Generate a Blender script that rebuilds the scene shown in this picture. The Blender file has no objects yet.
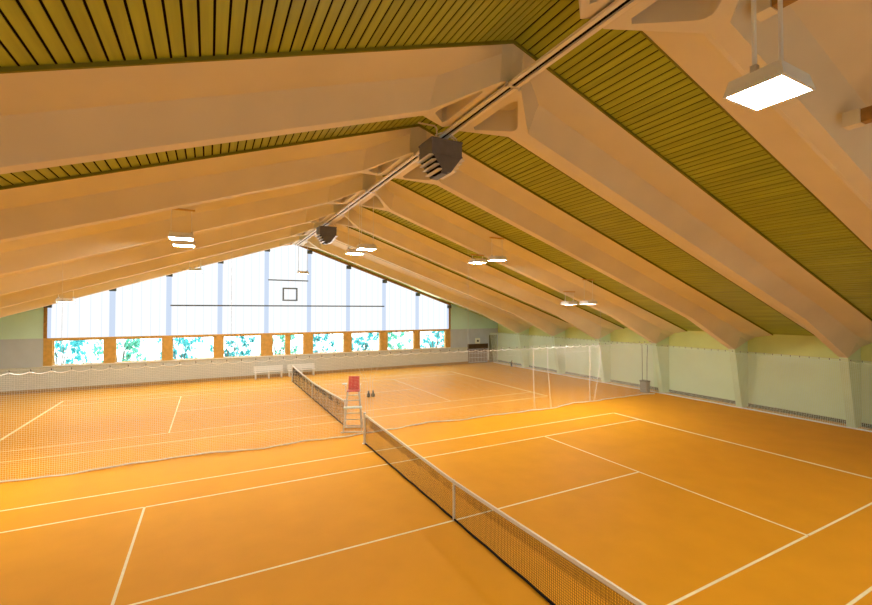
import bpy, bmesh, math, random
from mathutils import Vector, Matrix

random.seed(7)
scn = bpy.context.scene
COL = scn.collection
PI = math.pi

# ------------------------------------------------------------------ dimensions
X0 = 0.15                    # ridge line
HALF = 18.9                  # ridge to side wall
Y_NEAR, Y_FAR = -9.3, 24.6   # end walls
SL = 0.338                   # roof slope
Z_SOF, Z_CEIL = 9.33, 10.02   # rafter soffit / rafter top at the ridge
FR_Y = [-5.15, -0.80, 3.46, 7.68, 11.88, 16.08, 20.28]
DAY = 3.4                    # daylight through the gable
Y2 = 15.46                   # second court centre
XL, XR = X0 - HALF, X0 + HALF


# ------------------------------------------------------------------ materials
def new_mat(name):
    m = bpy.data.materials.new(name)
    m.use_nodes = True
    nt = m.node_tree
    nt.nodes.clear()
    out = nt.nodes.new('ShaderNodeOutputMaterial')
    return m, nt, out


def mat(name, col, rough=0.6, spec=0.3, metal=0.0, var=0.0, scale=6.0, bump=0.0, bscale=60.0):
    m, nt, out = new_mat(name)
    b = nt.nodes.new('ShaderNodeBsdfPrincipled')
    b.inputs['Base Color'].default_value = (*col, 1)
    b.inputs['Roughness'].default_value = rough
    b.inputs['Specular IOR Level'].default_value = spec
    b.inputs['Metallic'].default_value = metal
    nt.links.new(b.outputs[0], out.inputs[0])
    tc = nt.nodes.new('ShaderNodeTexCoord')
    if var > 0:
        n = nt.nodes.new('ShaderNodeTexNoise')
        n.inputs['Scale'].default_value = scale
        n.inputs['Detail'].default_value = 5
        nt.links.new(tc.outputs['Object'], n.inputs['Vector'])
        r = nt.nodes.new('ShaderNodeValToRGB')
        r.color_ramp.elements[0].position = 0.3
        r.color_ramp.elements[1].position = 0.7
        r.color_ramp.elements[0].color = (*[c * (1 - var) for c in col], 1)
        r.color_ramp.elements[1].color = (*[min(1, c * (1 + var)) for c in col], 1)
        nt.links.new(n.outputs['Fac'], r.inputs[0])
        nt.links.new(r.outputs[0], b.inputs['Base Color'])
    if bump > 0:
        n2 = nt.nodes.new('ShaderNodeTexNoise')
        n2.inputs['Scale'].default_value = bscale
        n2.inputs['Detail'].default_value = 3
        nt.links.new(tc.outputs['Object'], n2.inputs['Vector'])
        bp = nt.nodes.new('ShaderNodeBump')
        bp.inputs['Strength'].default_value = bump
        bp.inputs['Distance'].default_value = 0.01
        nt.links.new(n2.outputs['Fac'], bp.inputs['Height'])
        nt.links.new(bp.outputs[0], b.inputs['Normal'])
    return m


def emit_mat(name, col, strength):
    m, nt, out = new_mat(name)
    e = nt.nodes.new('ShaderNodeEmission')
    e.inputs[0].default_value = (*col, 1)
    e.inputs[1].default_value = strength
    nt.links.new(e.outputs[0], out.inputs[0])
    return m


def brick_mat(name, c1, c2, mortar):
    m, nt, out = new_mat(name)
    b = nt.nodes.new('ShaderNodeBsdfPrincipled')
    b.inputs['Roughness'].default_value = 0.7
    b.inputs['Specular IOR Level'].default_value = 0.2
    tc = nt.nodes.new('ShaderNodeTexCoord')
    mp = nt.nodes.new('ShaderNodeMapping')
    mp.inputs['Rotation'].default_value = (PI / 2, 0, 0)
    br = nt.nodes.new('ShaderNodeTexBrick')
    br.inputs['Color1'].default_value = (*c1, 1)
    br.inputs['Color2'].default_value = (*c2, 1)
    br.inputs['Mortar'].default_value = (*mortar, 1)
    br.inputs['Scale'].default_value = 1.0
    br.inputs['Mortar Size'].default_value = 0.012
    br.inputs['Brick Width'].default_value = 0.30
    br.inputs['Row Height'].default_value = 0.11
    nt.links.new(tc.outputs['Object'], mp.inputs[0])
    nt.links.new(mp.outputs[0], br.inputs['Vector'])
    nt.links.new(br.outputs['Color'], b.inputs['Base Color'])
    nt.links.new(b.outputs[0], out.inputs[0])
    return m


def leaf_mat(name, col):
    m, nt, out = new_mat(name)
    d = nt.nodes.new('ShaderNodeBsdfDiffuse')
    t = nt.nodes.new('ShaderNodeBsdfTranslucent')
    d.inputs[0].default_value = (*col, 1)
    t.inputs[0].default_value = (*[min(1, c * 1.3) for c in col], 1)
    mx = nt.nodes.new('ShaderNodeMixShader')
    mx.inputs[0].default_value = 0.5
    nt.links.new(d.outputs[0], mx.inputs[1])
    nt.links.new(t.outputs[0], mx.inputs[2])
    nt.links.new(mx.outputs[0], out.inputs[0])
    return m


def glass_mat(name):
    m, nt, out = new_mat(name)
    t = nt.nodes.new('ShaderNodeBsdfTransparent')
    t.inputs[0].default_value = (0.97, 0.99, 1.0, 1)
    g = nt.nodes.new('ShaderNodeBsdfGlossy')
    g.inputs['Roughness'].default_value = 0.03
    mx = nt.nodes.new('ShaderNodeMixShader')
    mx.inputs[0].default_value = 0.05
    nt.links.new(t.outputs[0], mx.inputs[1])
    nt.links.new(g.outputs[0], mx.inputs[2])
    nt.links.new(mx.outputs[0], out.inputs[0])
    return m


def plank_mat(name, col):
    """stained boards: a slow tone change from board to board and a fine grain along Y"""
    m, nt, out = new_mat(name)
    b = nt.nodes.new('ShaderNodeBsdfPrincipled')
    b.inputs['Roughness'].default_value = 0.38
    b.inputs['Specular IOR Level'].default_value = 0.4
    tc = nt.nodes.new('ShaderNodeTexCoord')
    mp = nt.nodes.new('ShaderNodeMapping')
    mp.inputs['Scale'].default_value = (9.0, 0.5, 1.0)
    n = nt.nodes.new('ShaderNodeTexNoise')
    n.inputs['Scale'].default_value = 0.9
    n.inputs['Detail'].default_value = 6
    r = nt.nodes.new('ShaderNodeValToRGB')
    r.color_ramp.elements[0].position = 0.3
    r.color_ramp.elements[1].position = 0.72
    r.color_ramp.elements[0].color = (*[c * 0.78 for c in col], 1)
    r.color_ramp.elements[1].color = (*[c * 1.2 for c in col], 1)
    nt.links.new(tc.outputs['Object'], mp.inputs[0])
    nt.links.new(mp.outputs[0], n.inputs['Vector'])
    nt.links.new(n.outputs['Fac'], r.inputs[0])
    nt.links.new(r.outputs[0], b.inputs['Base Color'])
    nt.links.new(b.outputs[0], out.inputs[0])
    return m


M = {}
M['floor'] = mat('floor_orange', (0.74, 0.332, 0.016), 0.55, 0.06, var=0.035, scale=1.3, bump=0.25, bscale=90)
M['line'] = mat('court_line_paint', (0.92, 0.82, 0.52), 0.6, 0.2, var=0.05, scale=12)
M['concrete'] = mat('cream_concrete', (0.79, 0.71, 0.54), 0.75, 0.15, var=0.04, scale=0.9)
M['column'] = mat('pale_green_concrete', (0.70, 0.82, 0.55), 0.7, 0.2, var=0.04, scale=1.5)
M['wall_green'] = mat('wall_green', (0.74, 0.82, 0.34), 0.7, 0.2, var=0.04, scale=1.0)
M['wall_mint'] = mat('wall_mint', (0.78, 0.93, 0.66), 0.7, 0.2, var=0.03, scale=1.0)
M['wall_gable_green'] = mat('gable_green', (0.64, 0.93, 0.95), 0.7, 0.2, var=0.03, scale=1.0)
M['wall_grey'] = mat('gable_beige', (0.57, 0.67, 0.88), 0.7, 0.2, var=0.04, scale=1.5)
M['brick'] = brick_mat('painted_brick', (0.70, 0.76, 0.80), (0.65, 0.71, 0.74), (0.55, 0.60, 0.62))
M['wall_cream'] = mat('cream_plaster', (0.82, 0.84, 0.86), 0.75, 0.15, var=0.03)
M['plank'] = plank_mat('olive_boards', (0.37, 0.42, 0.035))
M['gap'] = mat('dark_gap', (0.012, 0.008, 0.004), 0.9, 0.0)
M['batten'] = mat('dark_green_batten', (0.22, 0.21, 0.025), 0.6, 0.2, var=0.1)
M['skirting'] = mat('skirting_brown', (0.12, 0.085, 0.03), 0.6, 0.2, var=0.1)
M['skirting_ochre'] = mat('skirting_ochre', (0.42, 0.25, 0.07), 0.6, 0.2, var=0.1)
M['timber'] = mat('ochre_timber', (0.70, 0.43, 0.13), 0.5, 0.3, var=0.12, scale=5)
M['timber_dark'] = mat('brown_timber', (0.40, 0.22, 0.06), 0.5, 0.3, var=0.2, scale=7)
M['lintel'] = mat('dark_brown_lintel', (0.10, 0.055, 0.02), 0.5, 0.3, var=0.15)
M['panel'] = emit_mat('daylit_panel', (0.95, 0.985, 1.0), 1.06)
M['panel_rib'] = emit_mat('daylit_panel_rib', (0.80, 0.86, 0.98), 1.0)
M['post_shade'] = emit_mat('glowing_post_shade', (0.66, 0.77, 0.95), 0.98)  # dimmer bluish glow, painted shade of the posts outside the panels
M['glass'] = glass_mat('window_glass')
M['dark_bar'] = mat('dark_bar', (0.10, 0.12, 0.16), 0.5, 0.3)
M['grey_frame'] = mat('blue_grey_frame', (0.18, 0.24, 0.36), 0.5, 0.3)
M['heater'] = mat('heater_grey', (0.145, 0.145, 0.17), 0.45, 0.4, var=0.08)
M['silver'] = mat('silver_louvre', (0.80, 0.80, 0.82), 0.4, 0.5, metal=0.1)
M['rail'] = mat('rail_cream', (0.85, 0.78, 0.66), 0.45, 0.4)
M['pipe'] = mat('pipe_cream', (0.62, 0.55, 0.42), 0.4, 0.4)
M['lamp_white'] = mat('lamp_white', (0.86, 0.86, 0.86), 0.45, 0.3)
M['lamp_on'] = emit_mat('lamp_diffuser', (1.0, 0.96, 0.85), 150.0)
M['net_white'] = mat('net_white', (0.90, 0.90, 0.88), 0.7, 0.1)
M['net_mint'] = mat('net_mint', (0.80, 0.95, 0.86), 0.7, 0.1)
M['net_black'] = mat('net_black', (0.018, 0.014, 0.012), 0.8, 0.1)
M['tape'] = mat('white_tape', (0.80, 0.74, 0.66), 0.7, 0.1)
M['post'] = mat('white_post', (0.75, 0.73, 0.70), 0.4, 0.4)
M['steel'] = mat('pale_steel', (0.62, 0.60, 0.58), 0.35, 0.5, metal=0.3)
M['seat_red'] = mat('red_plastic', (0.50, 0.035, 0.03), 0.4, 0.4)
M['board_blue'] = mat('pale_blue_board', (0.62, 0.76, 0.78), 0.5, 0.3)
M['bench_white'] = mat('white_bench', (0.93, 0.96, 1.0), 0.5, 0.3)
M['dark'] = mat('dark_grey_object', (0.035, 0.04, 0.045), 0.5, 0.3)
M['grey_box'] = mat('grey_green_box', (0.32, 0.32, 0.26), 0.5, 0.3, var=0.08)
M['door_grey'] = mat('grey_door', (0.26, 0.24, 0.24), 0.6, 0.2, var=0.1, scale=9)
M['door_green'] = mat('grey_green_door', (0.20, 0.21, 0.15), 0.6, 0.2, var=0.06)
M['hook'] = mat('dark_hook', (0.03, 0.03, 0.03), 0.5, 0.3)
M['leaf_a'] = leaf_mat('leaf_teal', (0.07, 0.36, 0.36))
M['leaf_b'] = leaf_mat('leaf_green', (0.13, 0.42, 0.30))
M['bark'] = mat('bark', (0.12, 0.09, 0.06), 0.8, 0.1)
M['ground'] = mat('pale_ground', (0.75, 0.78, 0.76), 0.9, 0.0, var=0.05)


# ------------------------------------------------------------------ mesh helpers
class MB:
    def __init__(self):
        self.v, self.f, self.mi, self.k = [], [], [], 0

    def add(self, vs, fs):
        n = len(self.v)
        self.v += [tuple(p) for p in vs]
        self.f += [tuple(n + i for i in q) for q in fs]
        self.mi += [self.k] * len(fs)

    def box(self, x0, x1, y0, y1, z0, z1):
        vs = [(x, y, z) for z in (z0, z1) for y in (y0, y1) for x in (x0, x1)]
        self.add(vs, [(0, 2, 3, 1), (4, 5, 7, 6), (0, 1, 5, 4), (2, 6, 7, 3), (0, 4, 6, 2), (1, 3, 7, 5)])

    def tbox(self, mtx, sx, sy, sz):
        vs = [mtx @ Vector((x * sx / 2, y * sy / 2, z * sz / 2)) for z in (-1, 1) for y in (-1, 1) for x in (-1, 1)]
        self.add(vs, [(0, 2, 3, 1), (4, 5, 7, 6), (0, 1, 5, 4), (2, 6, 7, 3), (0, 4, 6, 2), (1, 3, 7, 5)])

    def bar(self, a, b, w, h=None):
        """square bar from a to b"""
        a, b = Vector(a), Vector(b)
        d = b - a
        z = d.normalized()
        up = Vector((0, 0, 1)) if abs(z.z) < 0.95 else Vector((0, 1, 0))
        x = up.cross(z).normalized()
        y = z.cross(x)
        m = Matrix((x, y, z)).transposed().to_4x4()
        m.translation = (a + b) / 2
        self.tbox(m, w, h or w, d.length)

    def tube(self, pts, r, n=8, cap=True):
        pts = [Vector(p) for p in pts]
        rings = []
        for i, p in enumerate(pts):
            d = (pts[min(i + 1, len(pts) - 1)] - pts[max(i - 1, 0)]).normalized()
            up = Vector((0, 0, 1)) if abs(d.z) < 0.9 else Vector((1, 0, 0))
            x = up.cross(d).normalized()
            y = d.cross(x)
            rr = r[i] if isinstance(r, (list, tuple)) else r
            rings.append([p + (x * math.cos(2 * PI * k / n) + y * math.sin(2 * PI * k / n)) * rr for k in range(n)])
        vs = [q for ring in rings for q in ring]
        fs = []
        for i in range(len(rings) - 1):
            for k in range(n):
                a, b = i * n + k, i * n + (k + 1) % n
                fs.append((a, b, b + n, a + n))
        if cap:
            fs.append(tuple(range(n - 1, -1, -1)))
            fs.append(tuple((len(rings) - 1) * n + k for k in range(n)))
        self.add(vs, fs)

    def lathe(self, prof, n=16, c=(0, 0, 0)):
        vs, fs = [], []
        for r, z in prof:
            for k in range(n):
                a = 2 * PI * k / n
                vs.append((c[0] + r * math.cos(a), c[1] + r * math.sin(a), c[2] + z))
        for i in range(len(prof) - 1):
            for k in range(n):
                a, b = i * n + k, i * n + (k + 1) % n
                fs.append((a, b, b + n, a + n))
        fs.append(tuple(range(n - 1, -1, -1)))
        fs.append(tuple((len(prof) - 1) * n + k for k in range(n)))
        self.add(vs, fs)

    def build(self, name, mats, parent=None, smooth=None, bevel=0.0):
        me = bpy.data.meshes.new(name)
        me.from_pydata(self.v, [], self.f)
        mats = mats if isinstance(mats, (list, tuple)) else [mats]
        for m in mats:
            me.materials.append(m)
        for p, i in zip(me.polygons, self.mi):
            p.material_index = i
        bm = bmesh.new()
        bm.from_mesh(me)
        bmesh.ops.recalc_face_normals(bm, faces=bm.faces)
        bm.to_mesh(me)
        bm.free()
        if smooth is not None:
            for p in me.polygons:
                p.use_smooth = True
            me.set_sharp_from_angle(angle=math.radians(smooth))
        me.update()
        o = bpy.data.objects.new(name, me)
        COL.objects.link(o)
        if parent is not None:
            o.parent = parent
        if bevel > 0:
            b = o.modifiers.new('bevel', 'BEVEL')
            b.width = bevel
            b.segments = 2
            b.limit_method = 'ANGLE'
        return o


def tag(o, label, cat, group=None):
    o['label'] = label
    o['category'] = cat
    if group:
        o['group'] = group
    return o


def thing(name, label, cat, loc=(0, 0, 0), group=None):
    o = bpy.data.objects.new(name, None)
    o.empty_display_size = 0.2
    COL.objects.link(o)
    o.location = loc
    return tag(o, label, cat, group)


def struct(o):
    o['kind'] = 'structure'
    return o


def dup(root, loc, label=None, rotz=0.0):
    r = root.copy()
    COL.objects.link(r)
    r.location = loc
    r.rotation_euler = (0, 0, rotz)
    if label:
        r['label'] = label
    for ch in list(root.children):
        c = ch.copy()
        COL.objects.link(c)
        c.parent = r
        for g in list(ch.children):
            d = g.copy()
            COL.objects.link(d)
            d.parent = c
    return r


def z_ceil(x):
    return Z_CEIL - SL * abs(x - X0)


# ------------------------------------------------------------------ floor and court lines
m = MB()
m.box(XL - 0.1, XR + 0.1, Y_NEAR - 0.1, Y_FAR + 0.1, -0.12, 0.0)
floor = struct(m.build('floor', M['floor']))
fb = M['floor'].node_tree.nodes['Principled BSDF']
fb.inputs['Sheen Weight'].default_value = 0.03
fb.inputs['Sheen Roughness'].default_value = 0.35


def line(x0, x1, y0, y1):
    b = MB()
    b.box(min(x0, x1), max(x0, x1), min(y0, y1), max(y0, y1), 0.0004, 0.003)
    b.build('court_line', M['line'], floor)


S, D, B = 4.115, 5.485, 11.885
for cy in (0.0, Y2):
    w = 0.025
    for sx in (-1, 1):
        line(sx * B - 0.05, sx * B + 0.05, cy - D, cy + D)                 # baseline
        line(sx * 6.40 - w, sx * 6.40 + w, cy - S, cy + S)                 # service line
    for y in (-D, -S, S, D):
        line(-B + 0.05, -6.4 - w if abs(y) == S else B - 0.05, cy + y - w, cy + y + w)
        if abs(y) == S:
            line(-6.4 + w, 6.4 - w, cy + y - w, cy + y + w)
            line(6.4 + w, B - 0.05, cy + y - w, cy + y + w)
    line(-6.4 + w, 6.4 - w, cy - w, cy + w)                                # centre line

# ------------------------------------------------------------------ walls
m = MB()
m.box(XR, XR + 0.25, Y_NEAR - 0.1, Y_FAR + 0.1, 0, 2.74)
m.k = 1
m.box(XR, XR + 0.25, Y_NEAR - 0.1, Y_FAR + 0.1, 2.74, z_ceil(XR) + 0.12)
struct(m.build('wall_right', [M['wall_mint'], M['wall_green']]))
m = MB()
m.box(XL - 0.25, XL, Y_NEAR - 0.1, Y_FAR + 0.1, 0, z_ceil(XL) + 0.12)
struct(m.build('wall_left', M['wall_green']))
m = MB()
prof = [(XL, 0), (XR, 0), (XR, z_ceil(XR) + 0.1), (X0, Z_CEIL + 0.1), (XL, z_ceil(XL) + 0.1)]
m.add([(x, y, z) for y in (Y_NEAR - 0.25, Y_NEAR) for x, z in prof],
      [(0, 1, 2, 3, 4), (9, 8, 7, 6, 5)] + [(i, (i + 1) % 5, (i + 1) % 5 + 5, i + 5) for i in range(5)])
struct(m.build('wall_front', M['wall_cream']))

GX0, GX1 = -13.67, 13.90
SILL, HEAD = 1.50, 3.18
m = MB()


def wall_quad(x0, x1, za0, za1, zb0, zb1, y0=Y_FAR, y1=Y_FAR + 0.25):
    vs = [(x0, y0, za0), (x1, y0, zb0), (x1, y0, zb1), (x0, y0, za1),
          (x0, y1, za0), (x1, y1, zb0), (x1, y1, zb1), (x0, y1, za1)]
    m.add(vs, [(0, 1, 2, 3), (7, 6, 5, 4), (0, 4, 5, 1), (1, 5, 6, 2), (2, 6, 7, 3), (3, 7, 4, 0)])


m.k = 0
wall_quad(XL, XR, 0, SILL, 0, SILL)
m.k = 1
wall_quad(XL, GX0, SILL, 3.15, SILL, 3.15)
wall_quad(GX1, XR, SILL, 3.12, SILL, 3.12)
m.k = 2
wall_quad(XL, GX0, 3.15, z_ceil(XL) + 0.1, 3.15, z_ceil(GX0) + 0.1)
wall_quad(GX1, XR, 3.12, z_ceil(GX1) + 0.1, 3.12, z_ceil(XR) + 0.1)
struct(m.build('wall_back', [M['brick'], M['wall_grey'], M['wall_gable_green']]))

m = MB()
m.box(XR - 0.03, XR - 0.001, Y_NEAR, Y_FAR - 0.04, 0.001, 0.16)
struct(m.build('baseboard_right', M['skirting']))
m = MB()
m.box(XL, XR - 0.04, Y_FAR - 0.04, Y_FAR - 0.001, 0.001, 0.20)
struct(m.build('baseboard_back', M['skirting_ochre']))
# thin dark moulding where the two paint colours of the gable meet
m = MB()
m.box(XL, GX0 - 0.05, Y_FAR - 0.02, Y_FAR - 0.001, 3.13, 3.17)
m.box(GX1 + 0.05, XR - 0.01, Y_FAR - 0.02, Y_FAR - 0.001, 3.10, 3.14)
struct(m.build('trim_1', M['wall_grey']))

# ------------------------------------------------------------------ ceiling: boards running along the hall
m = MB()
PITCH, GAP = 0.166, 0.030
ux, uz = 1 / math.hypot(1, SL), -SL / math.hypot(1, SL)
for sgn in (-1, 1):
    d = 0.02
    while d < HALF:
        d1 = min(d + PITCH - GAP, HALF)
        vs = []
        for yy in (Y_NEAR, Y_FAR + 0.1):
            for dd, off in ((d, 0.05), (d1, 0.05), (d1, 0.062), (d, 0.062)):
                vs.append((X0 + sgn * dd, yy, Z_CEIL - SL * dd + off))
        m.add(vs, [(0, 1, 2, 3), (7, 6, 5, 4), (0, 4, 5, 1), (1, 5, 6, 2), (2, 6, 7, 3), (3, 7, 4, 0)])
        d += PITCH
    m.k = 1
    vs = []
    for yy in (Y_NEAR - 0.2, Y_FAR + 0.3):
        for dd, off in ((0, 0.063), (HALF + 0.3, 0.063), (HALF + 0.3, 0.26), (0, 0.26)):
            vs.append((X0 + sgn * dd, yy, Z_CEIL - SL * dd + off))
    m.add(vs, [(0, 1, 2, 3), (7, 6, 5, 4), (0, 4, 5, 1), (1, 5, 6, 2), (2, 6, 7, 3), (3, 7, 4, 0)])
    m.k = 0
struct(m.build('ceiling', [M['plank'], M['gap']]))

# ------------------------------------------------------------------ concrete roof frames
D_TIP, D_HAUNCH, D_END = 1.28, 14.35, 17.78
WS, WB = 0.14, 0.52


def sof(d):
    z = Z_SOF - SL * min(d, D_HAUNCH)
    if d > D_HAUNCH:
        z -= 0.46 * (d - D_HAUNCH)
    return z


def plate_w(d):
    return 1.25


def ring(d):
    if d <= 0.25:
        t = 1.0
    elif d < D_TIP:
        t = (D_TIP - d) / (D_TIP - 0.25)
    else:
        t = 0.0
    ws = WS + (1.16 - WS) * t
    wb = max(WB, ws + 0.10 + 0.3 * (1 - t))
    if t == 0:
        wb = WB
    wt = plate_w(d)
    wb = min(wb, wt - 0.03)
    zs = sof(d)
    ht = Z_CEIL - SL * d - zs
    hb = 0.52 + max(0, d - D_HAUNCH) * 0.09
    pts = []
    wm = ws + (wb - ws) * 0.72
    for y, h in ((wt, ht), (wb + (wt - wb) * 0.45, hb + (ht - hb) * 0.36), (wb, hb), (wm, hb * 0.80), (ws, 0)):
        pts.append((y, zs + h))
    return [(-y, z) for y, z in pts] + [(y, z) for y, z in reversed(pts)], zs


def rafter_mesh():
    b = MB()
    st = [0.0, 0.25, D_TIP, 2.2, 3.0, 6, 8, 11, D_HAUNCH, 15.4, 16.6, D_END]
    rings = [ring(d)[0] for d in st]
    n = len(rings[0])
    vs = [(d, y, z) for d, r in zip(st, rings) for (y, z) in r]
    fs = []
    for i in range(len(st) - 1):
        for k in range(n - 1):
            if k == 4 and i == 1:
                continue                          # fork soffit is made below, with its opening
            a = i * n + k
            fs.append((a, a + 1, a + n + 1, a + n))
    fs.append(tuple(range(n)))                    # ridge end
    b.add(vs, fs)
    # fork soffit with a rounded triangular opening
    outer = [(0.25, -1.16), (0.25, -1.16), (0.25, 1.16), (0.25, 1.16), (D_TIP, WS), (D_TIP, WS), (D_TIP, -WS), (D_TIP, -WS)]
    inner = [(0.45, -0.81), (0.37, -0.75), (0.37, 0.75), (0.45, 0.81), (0.98, 0.14), (1.02, 0.05), (1.02, -0.05), (0.98, -0.14)]
    k = len(outer)
    vv = [(x, y, sof(x)) for x, y in outer] + [(x, y, sof(x)) for x, y in inner] + [(x, y, sof(x) + 0.5) for x, y in inner]
    ff = []
    for i in range(k):
        j = (i + 1) % k
        if outer[i] == outer[j]:
            ff.append((i, k + j, k + i))
        else:
            ff.append((i, j, k + j, k + i))
        ff.append((k + i, k + j, 2 * k + j, 2 * k + i))
    ff.append(tuple(2 * k + i for i in range(k)))
    b.add(vv, ff)
    # eaves end: closes onto the side wall
    for s in (-1, 1):
        r = [(D_END, s * abs(y), z) for y, z in rings[-1][:5]]     # from plate edge down to soffit
        zc = Z_CEIL - SL * (HALF - 0.002)
        h = HALF - 0.002
        T = (h, s * plate_w(HALF), zc)
        K = (h, s * WB, zc - 0.13)
        W = (h, s * 0.17, zc - 0.34)
        b.add(r + [W, K, T], [(4, 3, 5), (3, 2, 6, 5), (2, 1, 0, 7, 6)])
    o = b.build('rafter', M['concrete'], smooth=24)
    return o


def column_mesh():
    b = MB()
    zt = sof(D_END)
    zc = Z_CEIL - SL * (HALF - 0.002)
    H = HALF - 0.002
    vs = []
    for s in (-1, 1):
        vs += [(18.36, s * WS, 0.0), (H, s * 0.17, 0.0), (H, s * 0.17, zc - 0.34), (D_END, s * WS, zt)]
    b.add(vs, [(0, 1, 2, 3), (7, 6, 5, 4), (0, 3, 7, 4), (0, 4, 5, 1)])
    return b.build('column', M['column'])


def batten_mesh():
    b = MB()
    for s in (-1, 1):
        pts = []
        for d, wt in [(q, plate_w(q)) for q in (0.0, 2.2, HALF - 0.01)]:
            pts.append((d, wt))
        for (d0, w0), (d1, w1) in zip(pts[:-1], pts[1:]):
            vs = []
            for d, w in ((d0, w0), (d1, w1)):
                z = Z_CEIL - SL * d
                for yy, zz in ((w + 0.001, z - 0.008), (w + 0.038, z - 0.006), (w + 0.038, z + 0.049), (w + 0.001, z + 0.049)):
                    vs.append((d, s * yy, zz))
            b.add(vs, [(0, 1, 2, 3), (7, 6, 5, 4), (0, 4, 5, 1), (1, 5, 6, 2), (2, 6, 7, 3), (3, 7, 4, 0)])
    return b.build('edge_batten', M['batten'])


frame_labels = [
    'cream concrete roof frame nearest the camera, beside the large bright lamp at upper right',
    'cream concrete roof frame second from the front, with its forked ridge just before the large heater',
    'cream concrete roof frame third from the front, its forked ridge just behind the large heater',
    'cream concrete roof frame above the white divider net, fourth from the front',
    'cream concrete roof frame just before the small far heater, fifth from the front',
    'cream concrete roof frame just behind the small far heater, sixth from the front',
    'last cream concrete roof frame before the bright gable window wall',
]
proto = thing('roof_frame', frame_labels[0], 'roof frame', (X0, FR_Y[0], 0), 'concrete roof frames')
for k, o in enumerate((rafter_mesh(), column_mesh(), batten_mesh())):
    o.parent = proto
    c = o.copy()
    COL.objects.link(c)
    c.parent = proto
    c.rotation_euler = (0, 0, PI)
for y, lab in zip(FR_Y[1:], frame_labels[1:]):
    dup(proto, (X0, y, 0), lab)

# ------------------------------------------------------------------ twin rail under the ridge
t = thing('ridge_rail', 'pair of long cream rails running under the ridge of the roof', 'rail', (X0 + 0.04, 0, 9.15))
for dx in (-0.092, 0.092):
    b = MB()
    b.box(dx - 0.040, dx + 0.040, Y_NEAR + 0.01, 21.55, 0.06, 0.11)
    b.build('rail', M['rail'], t)
b = MB()
b.box(-0.051, 0.051, Y_NEAR + 0.01, 21.55, 0.100, 0.108)
b.build('rail_gap_shade', M['gap'], t)  # near-black strip painted as the shade in the gap between the rails
for y in FR_Y:
    b = MB()
    b.box(-0.17, 0.17, y - 1.22, y - 1.16, 0.045, 0.059)
    b.box(-0.17, -0.145, y - 1.22, y - 1.16, 0.02, 0.13)
    b.box(0.145, 0.17, y - 1.22, y - 1.16, 0.02, 0.13)
    b.build('rail_bracket', M['steel'], t)

# ------------------------------------------------------------------ fan heaters
W2, DEP, HB, HV, WN = 0.42, 0.36, 0.36, 0.42, 0.10


def make_heater(label, loc):
    t = thing('fan_heater', label, 'heater', loc, 'ceiling fan heaters')
    b = MB()
    # housing: box above, tapered to a narrow foot (recessed behind the louvres)
    pr = [(-W2, 0), (-W2, -HB), (-WN, -HB - HV), (WN, -HB - HV), (W2, -HB), (W2, 0)]
    inn = [(-W2, 0), (-W2, -HB), (-WN + 0.05, -HB - HV + 0.09), (WN - 0.05, -HB - HV + 0.09), (W2, -HB), (W2, 0)]
    n = 6
    yy = (-DEP, DEP)
    b.add([(x, y, z) for y in yy for x, z in pr], [(0, 1, 2, 3, 4, 5), (11, 10, 9, 8, 7, 6), (0, 6, 7, 1), (4, 10, 11, 5), (5, 11, 6, 0), (2, 8, 9, 3)])
    b.build('housing', M['heater'], t)
    # deep dark throat behind each louvre face
    b = MB()
    b.add([(x * 0.72, y * 0.97, z) for y in yy for x, z in inn[1:5]], [(0, 4, 5, 1), (1, 5, 6, 2), (2, 6, 7, 3)])
    b.build('throat', M['gap'], t)
    # front stiffener and lid
    b = MB()
    b.box(-W2 - 0.015, W2 + 0.015, -DEP - 0.015, DEP + 0.015, -0.02, 0.025)
    b.box(-W2 - 0.012, W2 + 0.012, -DEP - 0.012, DEP + 0.012, -HB - 0.015, -HB + 0.015)
    b.build('flange', M['heater'], t)
    for s in (-1, 1):
        b = MB()
        a0 = Vector((s * W2, 0, -HB))
        a1 = Vector((s * WN, 0, -HB - HV))
        for k in range(4):
            p = a0.lerp(a1, (k + 0.35) / 4.0)
            nrm = Vector((s * HV, 0, -(W2 - WN))).normalized()
            tilt = Vector((s * 0.9, 0, -0.15)).normalized()
            q = p + tilt * 0.13
            m4 = Matrix.Translation((p + q) / 2 - tilt * 0.03) @ Matrix.Rotation(-math.atan2(tilt.z, tilt.x), 4, 'Y')
            b.tbox(m4, 0.15, DEP * 1.98, 0.022)
        b.build('louvre', M['silver'], t)
    for px, py in ((-0.30, -0.30), (0.30, -0.30), (-0.30, 0.30), (0.30, 0.30)):
        b = MB()
        b.tube([(px, py, 0.02), (px, py, 0.10), (px * 0.5, py, 0.18), (px * 0.42, py, 0.19)], 0.014, 6)
        b.build('hanger', M['steel'], t)
    b = MB()
    b.tube([(-0.22, -0.22, 0.02), (-0.22, -0.22, 0.30), (-0.26, -0.18, 0.38), (-0.62, 0.0, 0.45)], 0.022, 8)
    b.build('pipe', M['pipe'], t)
    b = MB()
    b.tube([(W2 + 0.10, 0.10, -0.24), (W2 + 0.10, 0.10, 0.16), (W2 + 0.02, 0.10, 0.28), (0.24, 0.10, 0.34)], 0.02, 8)
    b.bar((W2, 0.10, -0.24), (W2 + 0.12, 0.10, -0.24), 0.05)
    b.build('pipe', M['pipe'], t)
    b = MB()
    b.box(-0.16, -0.02, -DEP - 0.04, -DEP + 0.02, -HB - HV - 0.07, -HB - HV + 0.02)
    b.build('valve', M['heater'], t)
    return t


h = make_heater('large dark grey fan heater with silver louvres under the ridge rail', (X0 - 0.03, 0.88, 9.02))
dup(h, (X0 + 0.04, 13.2, 9.00), 'small far dark grey fan heater under the ridge rail near the gable')


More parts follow.
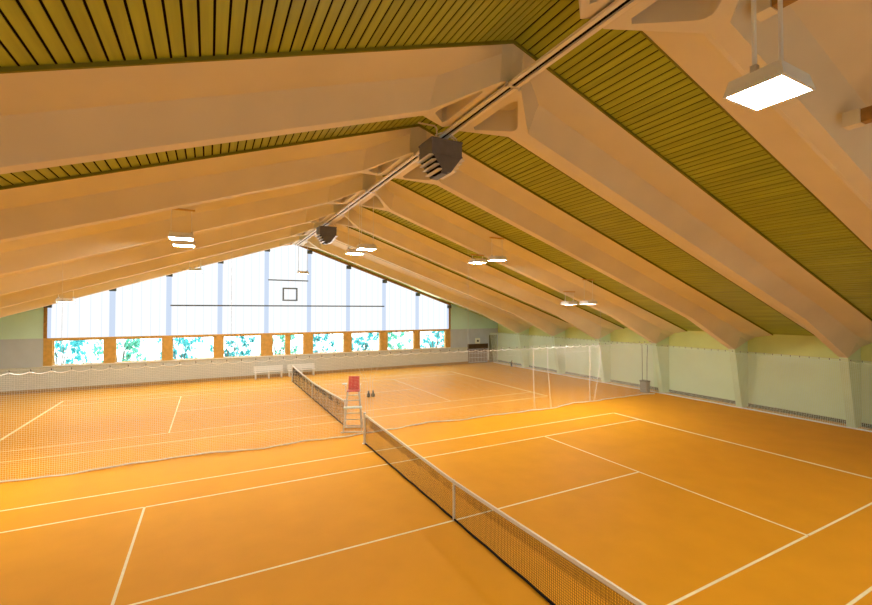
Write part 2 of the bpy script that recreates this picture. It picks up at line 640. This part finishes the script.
# ------------------------------------------------------------------ hanging lamps
def surf_z(x, y):
    d = abs(x - X0)
    f = min(FR_Y, key=lambda q: abs(q - y))
    pts = ring(max(d, 0.01))[0]
    dy = abs(y - f)
    half = [(-a, z) for a, z in pts[:5]][::-1]
    if dy >= half[-1][0]:
        return Z_CEIL - SL * d + 0.05
    if dy <= half[0][0]:
        return half[0][1]
    for (w0, z0), (w1, z1) in zip(half[:-1], half[1:]):
        if w0 <= dy <= w1:
            return z0 + (z1 - z0) * (dy - w0) / (w1 - w0)
    return half[-1][1]


hood = MB()
LX, LY, LH = 0.66, 0.56, 0.17
a, c = 0.33, 0.28
top = (0.29, 0.24)
vs = [(sx * a, sy * c, 0.0) for sx, sy in ((-1, -1), (1, -1), (1, 1), (-1, 1))] + \
     [(sx * top[0], sy * top[1], LH) for sx, sy in ((-1, -1), (1, -1), (1, 1), (-1, 1))] + \
     [(sx * (a - 0.025), sy * (c - 0.025), 0.0) for sx, sy in ((-1, -1), (1, -1), (1, 1), (-1, 1))] + \
     [(sx * (a - 0.03), sy * (c - 0.03), 0.03) for sx, sy in ((-1, -1), (1, -1), (1, 1), (-1, 1))]
fs = [(4, 5, 6, 7)]
for i in range(4):
    j = (i + 1) % 4
    fs += [(i, j, j + 4, i + 4), (i, j, j + 8, i + 8), (i + 8, j + 8, j + 12, i + 12)]
fs.append((12, 13, 14, 15))
hood.add(vs, fs)
hood_o = hood.build('hood', M['lamp_white'])
diff = MB()
diff.box(-a + 0.032, a - 0.032, -c + 0.032, c - 0.032, 0.004, 0.022)
diff_o = diff.build('diffuser', M['lamp_on'])
lamps = [
    ((0.19, -6.31, 7.13), 'large bright square lamp hanging nearest the camera at upper right'),
    ((0.19, 6.89, 7.13), 'lit lamp on long rods under the ridge, upper right of two above the umpire chair'),
    ((0.19, 8.35, 7.13), 'lit lamp on long rods under the ridge, lower left of two above the umpire chair'),
    ((0.19, 19.4, 7.13), 'lamp on two long rods in front of the centre bay of the gable window'),
    ((-5.80, 6.45, 7.00), 'upper of the two bright lamps under the left roof slope'),
    ((-5.80, 8.05, 7.00), 'lower of the two bright lamps under the left roof slope'),
    ((-5.75, 18.8, 7.00), 'pale lamp seen against the gable window below the left pair of bright lamps'),
    ((5.72, 7.72, 6.98), 'white lamp under the right roof slope, left of the middle pair'),
    ((5.92, 6.50, 6.98), 'bright glowing lamp under the right roof slope, right of the middle pair'),
    ((11.0, 7.40, 5.11), 'white lamp low under the right roof slope, left of the lowest pair'),
    ((11.0, 6.16, 5.12), 'white lamp low under the right roof slope, right of the lowest pair'),
    ((-11.0, 17.3, 5.22), 'pale lamp at far left in front of the leftmost bay of the gable window'),
]
for i, (loc, lab) in enumerate(lamps):
    t = thing('hanging_lamp', lab, 'lamp', loc, 'hanging lamps')
    if i == 0:
        h0, d0 = hood_o, diff_o
    else:
        h0, d0 = hood_o.copy(), diff_o.copy()
        COL.objects.link(h0)
        COL.objects.link(d0)
    h0.parent = t
    d0.parent = h0
    x, y, z = loc
    tops = []
    for s in (-1, 1):
        zt = surf_z(x + s * 0.27, y) - z - 0.035
        tops.append(zt)
    zt = min(tops)
    for s in (-1, 1):
        b = MB()
        b.tube([(s * 0.27, 0, LH - 0.01), (s * 0.27, 0, zt)], 0.012 if i else 0.024, 6)
        b.build('rod', M['lamp_white'], t)
        b = MB()
        b.box(s * 0.27 - 0.03, s * 0.27 + 0.03, -0.03, 0.03, LH - 0.005, LH + 0.06)
        b.build('clamp', M['steel'], t)
    if not (abs(x - X0) < 0.5 and min(abs(y - q) for q in FR_Y) < 1.35):
        b = MB()
        b.box(-0.36, 0.36, -0.045, 0.045, zt - 0.005, zt + 0.04)
        b.build('ceiling_bar', M['timber'], t)

# lamps of the same rows that hang outside the picture: light only
for x, y, z in ((-5.8, -6.4, 6.95), (5.8, -6.4, 6.95), (-11, -6.4, 5.1), (11, -6.4, 5.1), (-11, 6.3, 5.1), (-11, 7.6, 5.1),
                (-5.8, -5.0, 6.95), (5.8, -5.0, 6.95)):
    ld = bpy.data.lights.new('hall_lamp', 'AREA')
    ld.shape = 'RECTANGLE'
    ld.size, ld.size_y = 0.6, 0.5
    ld.energy = (58.0 if y < 0 else 140.0) * PI * 0.6 * 0.5
    ld.color = (1.0, 0.96, 0.85)
    lo = bpy.data.objects.new('hall_lamp', ld)
    COL.objects.link(lo)
    lo.location = (x, y, z)

# daylight coming in through the gable window
ld = bpy.data.lights.new('window_daylight', 'AREA')
ld.shape = 'RECTANGLE'
ld.size, ld.size_y = 25.0, 3.4
ld.energy = DAY * PI * 25.0 * 3.4
ld.color = (0.80, 0.91, 1.0)
lo = bpy.data.objects.new('window_daylight', ld)
COL.objects.link(lo)
lo.location = (0.1, Y_FAR - 0.25, 4.9)
lo.rotation_euler = (PI / 2, 0, PI)

# ------------------------------------------------------------------ timber purlins beside the nearest frame
for (x, zc_, lab) in ((4.38, 8.00, 'brown timber beam in a pale bracket at the right edge of the photo'),
                      (1.64, 8.99, 'brown timber beam at the top edge above the large bright lamp')):
    y1 = -5.58
    t = thing('timber_beam', lab, 'beam', (x, y1, zc_), 'timber beams by the nearest frame')
    b = MB()
    b.box(-0.09, 0.09, Y_NEAR + 0.02 - y1, -0.16, -0.11, 0.11)
    b.build('beam', M['timber_dark'], t, bevel=0.006)
    b = MB()
    b.box(-0.12, 0.12, -0.159, 0.06, -0.12, 0.12)
    b.build('bracket', M['concrete'], t)

# ------------------------------------------------------------------ gable glazing
MUL = [GX0] + [0.13 + 3.01 * k for k in (-3.5, -2.5, -1.5, -0.5, 0.5, 1.5, 2.5, 3.5)] + [GX1]
n_win = 0
YP = Y_FAR + 0.10
for x0, x1 in zip(MUL[:-1], MUL[1:]):
    n_win += 1
    b = MB()
    cuts = [x0, x1] if not (x0 < X0 < x1) else [x0, X0, x1]
    xs = []
    k = 0
    x = x0
    step = (x1 - x0) / 6.0
    segs = sorted(set([x0 + step * i for i in range(7)] + cuts))
    for u0, u1 in zip(segs[:-1], segs[1:]):
        vs = [(u0, YP, HEAD), (u1, YP, HEAD), (u1, YP, z_ceil(u1) + 0.06), (u0, YP, z_ceil(u0) + 0.06)]
        vs += [(p[0], p[1] + 0.02, p[2]) for p in vs]
        b.k = 0
        b.add(vs, [(0, 1, 2, 3), (7, 6, 5, 4), (0, 4, 5, 1), (1, 5, 6, 2), (2, 6, 7, 3), (3, 7, 4, 0)])
    for i in range(1, 6):
        b.k = 1
        xr = x0 + step * i
        b.box(xr - 0.014, xr + 0.014, YP - 0.03, YP - 0.001, HEAD + 0.01, z_ceil(xr) + 0.05)
    w = struct(b.build('window_%d' % n_win, [M['panel'], M['panel_rib']]))
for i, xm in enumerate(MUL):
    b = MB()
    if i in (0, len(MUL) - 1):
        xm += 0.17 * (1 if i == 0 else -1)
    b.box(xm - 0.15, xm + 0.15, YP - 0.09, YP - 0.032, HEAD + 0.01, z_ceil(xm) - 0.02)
    struct(b.build('trim_%d' % (10 + i), M['post_shade']))  # glowing strip drawn for a post's silhouette through the panel
    b = MB()
    b.box(xm - 0.16, xm + 0.20, YP - 0.24, YP - 0.10, z_ceil(xm) - 0.42, z_ceil(xm) - 0.16)
    struct(b.build('trim_%d' % (30 + i), M['dark_bar']))
# dark timber along the roof edge over the panels
b = MB()
for s in (-1, 1):
    xe = GX0 if s < 0 else GX1
    vs = []
    for xx in (X0, xe):
        for yy, zz in ((Y_FAR - 0.10, -0.14), (Y_FAR + 0.02, -0.14), (Y_FAR + 0.02, 0.04), (Y_FAR - 0.10, 0.04)):
            vs.append((xx, yy, z_ceil(xx) + zz))
    b.add(vs, [(0, 1, 2, 3), (7, 6, 5, 4), (0, 4, 5, 1), (1, 5, 6, 2), (2, 6, 7, 3), (3, 7, 4, 0)])
struct(b.build('trim_2', M['timber_dark']))
# dark bars and the square frame on the panels
b = MB()
b.box(-7.30, 7.66, YP - 0.15, YP - 0.10, 5.11, 5.20)
struct(b.build('trim_3', M['dark_bar']))
b = MB()
b.box(-1.28, 1.55, YP - 0.15, YP - 0.10, 7.00, 7.08)
struct(b.build('trim_4', M['dark_bar']))
b = MB()
qx0, qx1, qz0, qz1 = -0.28, 0.78, 5.52, 6.50
for bx in ((qx0, qx1, qz0, qz0 + 0.10), (qx0, qx1, qz1 - 0.10, qz1), (qx0, qx0 + 0.10, qz0 + 0.10, qz1 - 0.10), (qx1 - 0.10, qx1, qz0 + 0.10, qz1 - 0.10)):
    b.box(bx[0], bx[1], YP - 0.15, YP - 0.035, bx[2], bx[3])
struct(b.build('trim_5', M['grey_frame']))
# timber rail between panels and windows, jambs, sill
b = MB()
b.box(GX0, GX1, Y_FAR - 0.05, Y_FAR + 0.16, 3.06, HEAD)
struct(b.build('trim_6', M['timber']))
for k, (xj, zz) in enumerate(((GX0, z_ceil(GX0) - 0.15), (GX1 - 0.16, z_ceil(GX1) - 0.15))):
    b = MB()
    b.box(xj, xj + 0.16, Y_FAR - 0.05, Y_FAR + 0.09, HEAD, zz)
    struct(b.build('trim_%d' % (7 + k), M['timber_dark']))
b = MB()
b.box(GX0, GX1, Y_FAR - 0.08, Y_FAR + 0.16, SILL, SILL + 0.05)
struct(b.build('trim_9', M['bench_white']))
PANES = [(-13.25, -10.79), (-10.24, -7.72), (-7.19, -4.72), (-4.17, -1.70), (-0.98, -0.02), (0.27, 1.26), (1.91, 4.33),
         (4.92, 7.31), (7.96, 10.36), (10.92, 13.40)]
for x0, x1 in PANES:
    n_win += 1
    b = MB()
    b.box(x0 + 0.02, x1 - 0.02, Y_FAR + 0.10, Y_FAR + 0.112, SILL + 0.07, 3.03)
    w = struct(b.build('window_%d' % n_win, M['glass']))
    b = MB()
    f = 0.05
    for q in ((x0, x1, SILL + 0.05, SILL + 0.05 + f), (x0, x1, 3.06 - f, 3.06), (x0, x0 + f, SILL + 0.05 + f, 3.06 - f), (x1 - f, x1, SILL + 0.05 + f, 3.06 - f)):
        b.box(q[0], q[1], Y_FAR + 0.06, Y_FAR + 0.15, q[2], q[3])
    b.build('window_frame', M['timber'], w)
edges = [GX0] + [e for p in PANES for e in p] + [GX1]
k = 50
for x0, x1 in zip(edges[0::2], edges[1::2]):
    b = MB()
    b.box(x0 + 0.001, x1 - 0.001, Y_FAR - 0.03, Y_FAR + 0.15, SILL + 0.05, 3.06)
    struct(b.build('trim_%d' % k, M['timber']))
    k += 1

# doors in the right corner of the gable wall
b = MB()
b.box(15.74, 17.82, Y_FAR - 0.06, Y_FAR - 0.002, 0.02, 1.30)
d1 = struct(b.build('door_1', M['door_grey']))
b = MB()
for i in range(7):
    x = 15.80 + i * 0.325
    b.box(x, x + 0.03, Y_FAR - 0.075, Y_FAR - 0.061, 0.08, 1.26)
for z in (0.10, 0.5, 0.9, 1.24):
    b.box(15.80, 17.78, Y_FAR - 0.075, Y_FAR - 0.061, z, z + 0.03)
b.build('lattice', M['wall_grey'], d1)
b = MB()
b.box(15.70, 17.86, Y_FAR - 0.10, Y_FAR - 0.002, 1.30, 1.76)
b.build('lintel', M['lintel'], d1)
b = MB()
b.box(18.05, 18.93, Y_FAR - 0.05, Y_FAR - 0.002, 0.02, 2.52)
d2 = struct(b.build('door_2', M['door_green']))
b = MB()
b.box(18.15, 18.20, Y_FAR - 0.09, Y_FAR - 0.051, 1.0, 1.16)
b.build('door_handle', M['steel'], d2)

t = thing('wall_box', 'white square box with a dark round centre on the gable wall above the corner door', 'box', (16.74, Y_FAR - 0.002, 2.03))
b = MB()
b.box(-0.25, 0.25, -0.09, 0, -0.25, 0.25)
b.build('case', M['bench_white'], t, bevel=0.02)
b = MB()
b.tube([(0.0, -0.092, 0.0), (0.0, -0.12, 0.0)], 0.10, 16)
b.build('dial', M['dark'], t)


# ------------------------------------------------------------------ nets
def strand(b, pts, r):
    b.tube(pts, r, 3, cap=False)


def make_tennis_net(label, y):
    t = thing('tennis_net', label, 'tennis net', (0, y, 0), 'tennis nets')
    HW = 6.40

    def top(v):
        return 0.914 + (1.07 - 0.914) * (abs(v) / HW) ** 1.15 - 0.02

    b = MB()
    n = int(2 * HW / 0.046)
    for i in range(n + 1):
        v = -HW + 0.04 + (2 * HW - 0.08) * i / n
        strand(b, [(0, v, 0.035), (0.006 * math.sin(v * 5), v, 0.5), (0, v, top(v))], 0.0028)
    rows = 22
    for j in range(rows):
        fz = (j + 0.5) / rows
        pts = []
        for i in range(25):
            v = -HW + 0.04 + (2 * HW - 0.08) * i / 24
            pts.append((0.004 * math.sin(v * 4 + j), v, 0.035 + (top(v) - 0.035) * fz))
        strand(b, pts, 0.0028)
        if fz > 0.66:                             # the doubled upper band of the net
            strand(b, [(p[0] + 0.012, p[1] + 0.02, p[2] + 0.018) for p in pts[1:-1]], 0.0026)
    for i in range(n):
        v = -HW + 0.06 + (2 * HW - 0.12) * (i + 0.5) / n
        strand(b, [(0.012, v, top(v) * 0.68), (0.012, v, top(v))], 0.0024)
    b.build('netting', M['net_black'], t)
    b = MB()
    segs = 32
    vs, fs = [], []
    for i in range(segs + 1):
        v = -HW + 2 * HW * i / segs
        z = top(v) + 0.02
        for x, dz in ((-0.022, 0), (0.022, 0), (0.022, -0.065), (-0.022, -0.065)):
            vs.append((x, v, z + dz))
    for i in range(segs):
        for q in range(4):
            a_, b_ = i * 4 + q, i * 4 + (q + 1) % 4
            fs.append((a_, b_, b_ + 4, a_ + 4))
    fs += [(0, 1, 2, 3), tuple(segs * 4 + q for q in (3, 2, 1, 0))]
    b.add(vs, fs)
    b.build('headband', M['tape'], t)
    b = MB()
    b.tube([(0.01 * math.sin(i * 1.7), -HW + 0.05 + (2 * HW - 0.1) * i / 40, 0.028) for i in range(41)], 0.024, 6)
    b.build('bottom_cord', M['net_black'], t)
    b = MB()
    b.box(-0.0235, 0.0235, -0.020, 0.020, 0.006, 0.925)
    b.build('centre_strap', M['tape'], t)
    for s in (-1, 1):
        b = MB()
        b.lathe([(0.085, 0.0), (0.085, 0.012), (0.045, 0.014), (0.045, 1.08), (0.052, 1.085), (0.052, 1.12), (0.03, 1.13)], 14, (0, s * (HW + 0.06), 0.001))
        po = b.build('post', M['post'], t, smooth=40)
    return t


net1 = make_tennis_net('black tennis net with white headband across the near court', 0.0)
dup(net1, (0, Y2, 0), 'black tennis net across the far court beyond the divider')

# divider net between the courts: white mesh on hooks
DX0, DX1, DY = -18.3, 17.75, 7.70
t = thing('divider_net', 'tall white mesh net hung across the hall between the two courts', 'net', (0, DY, 0))


def dv_y(x, f):
    """f=0 at the floor, 1 at the top"""
    return (1 - f) ** 1.3 * (0.12 * math.sin(x * 0.62 - 0.6) + 0.08 * math.sin(x * 1.43 + 3.6)) + 0.03 * math.sin(x * 6.0) * (1 - f * 0.5)


def dv_top(x):
    return 3.08 - 0.07 * abs(math.sin((x - DX0) / 0.46 * PI)) ** 0.8 - 0.006 * max(0, x)


HK = 0.46


def dv_pt(x, f):
    zt = dv_top(x) if f > 0.9 else 3.03
    zb = 0.03 + 0.02 * math.sin(x * 2.3)
    return (x, dv_y(x, f), zb + (zt - zb) * f)


b = MB()
P, R = 0.056, 0.0026
n = int((DX1 - DX0) / P)
for i in range(n + 1):
    x = DX0 + (DX1 - DX0) * i / n
    strand(b, [dv_pt(x, f) for f in (0, 0.12, 0.3, 0.6, 1)], R)
for j in range(1, 54):
    f = j / 54.0
    strand(b, [dv_pt(DX0 + (DX1 - DX0) * i / 150, f) for i in range(151)], R)
b.build('netting', M['net_white'], t)
b = MB()
b.tube([dv_pt(DX0 + (DX1 - DX0) * i / 640, 1) for i in range(641)], 0.012, 5)
b.build('top_cord', M['net_white'], t)
b = MB()
b.tube([dv_pt(DX0 + (DX1 - DX0) * i / 200, 0) for i in range(201)], 0.024, 6)
b.build('bottom_hem', M['net_white'], t)
b = MB()
b.tube([(DX0 + (DX1 - DX0) * i / 40, 0, 3.14 - 0.006 * max(0, DX0 + (DX1 - DX0) * i / 40)) for i in range(41)], 0.004, 5)
b.build('wire', M['steel'], t)
k = 0
hk = MB()
hk.tube([(0, 0, 0.065), (0.012, 0, 0.05), (0.012, 0, 0.02), (0, 0, 0.0)], 0.011, 5)
hk0 = hk.build('hook', M['hook'], t)
nh = int((DX1 - DX0) / HK)
first = True
for i in range(nh + 1):
    x = DX0 + HK * i
    if first:
        o = hk0
        first = False
    else:
        o = hk0.copy()
        COL.objects.link(o)
        o.parent = t
    o.location = (x, 0, dv_top(x))
for x in (-8.87, -4.36, 5.2, 13.55):
    b = MB()
    b.tube([(x, 0, 3.13), (x, 0, sof(abs(x - X0)) - 0.002)], 0.005, 5)
    b.build('suspension_cord', M['steel'], t)
# gathered folds that hang as denser streaks
for x, dx in ((8.9, -0.05), (9.8, 0.05), (12.7, 0.1), (13.55, -0.35)):
    b = MB()
    for q in (-0.02, 0.02):
        b.tube([(x + q, -0.03, dv_top(x)), (x + q + dx * 0.2, -0.03, 2.0), (x + q + dx, dv_y(x + dx, 0.2) - 0.03, 0.7), (x + q * 2 + dx * 1.4, dv_y(x + dx, 0) - 0.04, 0.06)], 0.008, 5)
    b.build('fold', M['net_white'], t)
for (xa, xb) in ((-0.15, 0.42), (0.12, 0.5), (0.75, 0.62), (1.15, 0.72)):
    b = MB()
    b.tube([(xa, -0.03, dv_top(xa) + 0.05), ((xa + xb) / 2, -0.03, 2.6), (xb, -0.03, 2.0), (xb, dv_y(xb, 0.3) - 0.03, 1.0), (xb, dv_y(xb, 0) - 0.03, 0.06)], 0.004, 5)
    b.build('fold', M['net_white'], t)

# wall net along the right side
WY0, WY1 = -5.5, 24.1
t = thing('wall_net', 'pale mesh net on dark hooks hung along the right side wall before the columns', 'net', (17.80, 0, 0))


def wn_x(y, f):
    return (1 - f) * 0.42 + 0.02 * math.sin(y * 7.0) * (0.4 + 0.6 * math.sin(f * PI))


def wn_top(y):
    return 2.78 - 0.045 * abs(math.sin((y - WY0) / 0.34 * PI)) ** 0.8


def wn_pt(y, f):
    zt = wn_top(y) if f > 0.9 else 2.74
    return (wn_x(y, f), y, 0.02 + (zt - 0.02) * f)


b = MB()
P, R = 0.060, 0.0056
n = int((WY1 - WY0) / P)
for i in range(n + 1):
    y = WY0 + (WY1 - WY0) * i / n
    strand(b, [wn_pt(y, f) for f in (0, 0.5, 1)], R)
for j in range(1, 46):
    strand(b, [wn_pt(WY0 + (WY1 - WY0) * i / 140, j / 46.0) for i in range(141)], R)
b.build('netting', M['net_mint'], t)
b = MB()
b.tube([wn_pt(WY0 + (WY1 - WY0) * i / 600, 1) for i in range(601)], 0.010, 5)
b.build('top_cord', M['net_mint'], t)
b = MB()
b.tube([(0.42 + 0.02 * math.sin(y * 3), y, 0.032) for y in [WY0 + (WY1 - WY0) * i / 150 for i in range(151)]], 0.028, 6)
b.build('bottom_hem', M['net_white'], t)
nh = int((WY1 - WY0) / 0.34)
for i in range(nh + 1):
    o = hk0.copy()
    COL.objects.link(o)
    o.parent = t
    o.location = (0, WY0 + 0.34 * i, wn_top(WY0 + 0.34 * i))
    o.rotation_euler = (0, 0, PI / 2)
b = MB()
b.tube([(0, WY0 + (WY1 - WY0) * i / 40, 2.845) for i in range(41)], 0.005, 5)
b.build('wire', M['steel'], t)

# grey box with two dark cables at the foot of the fourth column
t = thing('winch_box', 'grey box with two dark cables standing at the right end of the divider net', 'box', (17.72, 8.15, 0))
b = MB()
b.box(-0.15, 0.15, -0.22, 0.22, 0.0, 0.62)
b.build('case', M['grey_box'], t, bevel=0.015)
b = MB()
b.box(-0.17, 0.17, -0.24, 0.24, 0.62, 0.70)
b.build('lid', M['door_green'], t, bevel=0.01)
for dy in (-0.14, 0.16):
    b = MB()
    b.tube([(0, dy, 0.69), (0.01, dy * 1.05, 1.8), (0.03, dy * 1.2, 2.80)], 0.014, 6)
    b.build('cable', M['hook'], t)
t = thing('canister', 'small dark canister at the foot of the farthest column by the right wall', 'canister', (17.95, 21.1, 0))
b = MB()
b.lathe([(0.075, 0), (0.08, 0.02), (0.08, 0.38), (0.05, 0.43), (0.025, 0.45), (0.025, 0.50)], 14)
b.build('body', M['dark'], t, smooth=40)
b = MB()
b.box(-0.015, 0.10, -0.015, 0.015, 0.50, 0.53)
b.build('handle', M['hook'], t)

# ------------------------------------------------------------------ umpire chair
t = thing('umpire_chair', 'white ladder umpire chair with red seat beside the far court net', 'chair', (0.16, 8.40, 0))
t.rotation_euler = (0, 0, -0.36)
FXb, FXt = 0.36, 0.23


def leg(xb, yb, xt, yt, zt):
    b = MB()
    b.tube([(xb, yb, 0.03), (xt, yt, zt)], 0.024, 8)
    b.build('leg', M['steel'], t, smooth=50)


leg(-FXb, -0.42, -FXt, -0.05, 1.55)
leg(FXb, -0.42, FXt, -0.05, 1.55)
leg(-FXb, 0.30, -FXt, 0.36, 1.55)
leg(FXb, 0.30, FXt, 0.36, 1.55)
for z in (0.27, 0.50, 0.73, 1.22, 1.42):
    f = z / 1.55
    b = MB()
    xx = FXb + (FXt - FXb) * f
    yy = -0.42 + 0.37 * f
    b.tube([(-xx, yy, z), (xx, yy, z)], 0.018, 8)
    b.build('rung', M['steel'], t)
for z in (0.35, 0.80, 1.2):
    f = z / 1.55
    xx = FXb + (FXt - FXb) * f
    for s in (-1, 1):
        b = MB()
        b.tube([(s * xx, -0.42 + 0.37 * f, z), (s * xx, 0.30 + 0.06 * f, z)], 0.014, 6)
        b.build('side_bar', M['steel'], t)
b = MB()
b.box(-0.36, 0.36, -0.36, -0.10, 0.94, 0.985)
b.build('footboard', M['board_blue'], t, bevel=0.008)
for s, y in ((1, -0.42), (1, 0.30)):
    b = MB()
    w_ = 0.46 if y < 0 else 0.38
    b.bar((-w_, y, 0.03), (w_, y, 0.03), 0.05)
    b.build('base_bar', M['post'], t, bevel=0.008)
b = MB()
b.box(-0.25, 0.25, -0.10, 0.36, 1.55, 1.585)
vs = []
for z, y in ((1.585, 0.34), (1.78, 0.37), (1.95, 0.40), (2.10, 0.44)):
    wv = 0.23 - 0.02 * (z - 1.585)
    for xx, dy in ((-wv, 0), (wv, 0), (wv, 0.03), (-wv, 0.03)):
        vs.append((xx, y + dy, z))
fs = []
for i in range(3):
    for q in range(4):
        a_, b_ = i * 4 + q, i * 4 + (q + 1) % 4
        fs.append((a_, b_, b_ + 4, a_ + 4))
fs += [(0, 1, 2, 3), (15, 14, 13, 12)]
b.add(vs, fs)
b.build('seat', M['seat_red'], t)
for s in (-1, 1):
    b = MB()
    b.tube([(s * 0.29, -0.06, 1.55), (s * 0.29, -0.08, 1.80), (s * 0.29, 0.36, 1.82)], 0.018, 8)
    b.build('armrest', M['post'], t)
b = MB()
b.box(-0.44, -0.25, -0.10, 0.14, 1.85, 1.875)
b.build('writing_board', M['post'], t)


# ------------------------------------------------------------------ benches
def bench(label, x, y):
    t = thing('bench', label, 'bench', (x, y, 0), 'benches at the gable wall')
    L = 0.98
    for px in (-0.86, 0.0, 0.86):
        b = MB()
        b.box(px - 0.035, px + 0.035, -0.22, -0.15, 0.0, 0.40)
        b.box(px - 0.035, px + 0.035, 0.15, 0.22, 0.0, 0.40)
        b.box(px - 0.035, px + 0.035, -0.22, 0.22, 0.40, 0.44)
        b.bar((px, 0.17, 0.42), (px, 0.25, 0.84), 0.05)
        b.build('leg', M['bench_white'], t)
    for yy in (-0.17, -0.05, 0.07):
        b = MB()
        b.box(-L, L, yy - 0.05, yy + 0.05, 0.441, 0.47)
        b.build('seat_slat', M['bench_white'], t)
    for z in (0.57, 0.69, 0.81):
        yy = 0.15 + (z - 0.44) * 0.19
        b = MB()
        b.box(-L, L, yy - 0.015, yy + 0.012, z - 0.05, z + 0.05)
        b.build('back_slat', M['bench_white'], t)
    return t


bb = bench('left white slatted bench at the gable wall, left of the far net', -1.25, 24.15)
dup(bb, (1.02, 24.15, 0), 'right white slatted bench at the gable wall, behind the end of the far net')

# ------------------------------------------------------------------ two dark bottles on the far court
for i, x in enumerate((2.86, 3.12)):
    t = thing('bottle', ('left' if i == 0 else 'right') + ' one of two dark grey bottles standing on the far court', 'bottle', (x, 14.4, 0), 'bottles on the far court')
    b = MB()
    b.lathe([(0.085, 0.0), (0.095, 0.02), (0.095, 0.16), (0.05, 0.23), (0.042, 0.27)], 14)
    b.build('body', M['dark'], t, smooth=40)
    b = MB()
    b.lathe([(0.05, 0.27), (0.05, 0.34), (0.03, 0.36)], 14)
    b.build('cap', M['door_grey'], t, smooth=40)

# ------------------------------------------------------------------ outside
m = MB()
m.box(-60, 60, Y_FAR + 0.26, 90, -0.25, -0.12)
struct(m.build('ground', M['ground']))
shrubs = [(-22.2 + 3.75 * i, 30.6 + (i * 7 % 5) * 0.35, 1.80, 3.3 + (i * 5 % 4) * 0.12) for i in range(12)]
for i, (x, y, r, hgt) in enumerate(shrubs):
    pos = ['leftmost', 'second', 'third', 'fourth', 'fifth', 'sixth', 'seventh', 'eighth', 'ninth', 'tenth', 'eleventh', 'rightmost'][i]
    t = thing('shrub', 'leafy green shrub outside the low gable windows, %s from the left' % pos if 0 < i < 11 else 'leafy green shrub outside the low gable windows, %s of the row' % pos,
              'shrub', (x, y, -0.12), 'shrubs outside the gable windows')
    b = MB()
    cl = [(random.uniform(0, 2 * PI), r * math.sqrt(random.random()) * 0.92, random.uniform(0.08, 0.95) * hgt) for _ in range(34)]
    for q in range(760):
        ca, cr, cz = random.choice(cl)
        c_ = Vector((cr * math.cos(ca) + random.gauss(0, 0.13), cr * math.sin(ca) * 0.6 + random.gauss(0, 0.12), max(0.1, cz + random.gauss(0, 0.15))))
        s = random.uniform(0.10, 0.21)
        rot = Matrix.Rotation(random.uniform(0, 2 * PI), 4, 'Z') @ Matrix.Rotation(random.uniform(0.2, 2.6), 4, 'X')
        mt = Matrix.Translation(c_) @ rot
        vs = [mt @ Vector(p) for p in ((0, -s, 0), (s * 0.55, -s * 0.1, 0.03), (0, s, 0), (-s * 0.55, -s * 0.1, 0.03))]
        b.add(vs, [(0, 1, 2, 3)])
    b.build('foliage', M['leaf_a'] if i % 3 else M['leaf_b'], t)
    b = MB()
    for q in range(6):
        a_ = q * 1.05
        b.tube([(0.1 * math.cos(a_), 0.1 * math.sin(a_), 0), (r * 0.3 * math.cos(a_), r * 0.2 * math.sin(a_), hgt * 0.5), (r * 0.5 * math.cos(a_), r * 0.3 * math.sin(a_), hgt * 0.8)], [0.05, 0.035, 0.012], 6)
    b.build('stem', M['bark'], t)

# ------------------------------------------------------------------ sky, camera, colour
wd = bpy.data.worlds.new('sky')
scn.world = wd
wd.use_nodes = True
bg = wd.node_tree.nodes['Background']
bg.inputs[0].default_value = (0.86, 0.95, 1.0, 1)
bg.inputs[1].default_value = 6.5

cam = bpy.data.cameras.new('camera')
cam.sensor_width = 36.0
cam.lens = 430.912816 / 872 * 36.0
cam.clip_start = 0.05
cam.clip_end = 300
co = bpy.data.objects.new('camera', cam)
COL.objects.link(co)
co.location = (-5.02675, -8.67309, 4.84567)
co.rotation_euler = (PI / 2 + 0.01764635, 0, -0.48394822)
scn.camera = co

vs_ = scn.view_settings
vs_.view_transform = 'Standard'
vs_.look = 'None'
vs_.exposure = 0.0
vs_.gamma = 1.0
vs_.use_curve_mapping = False
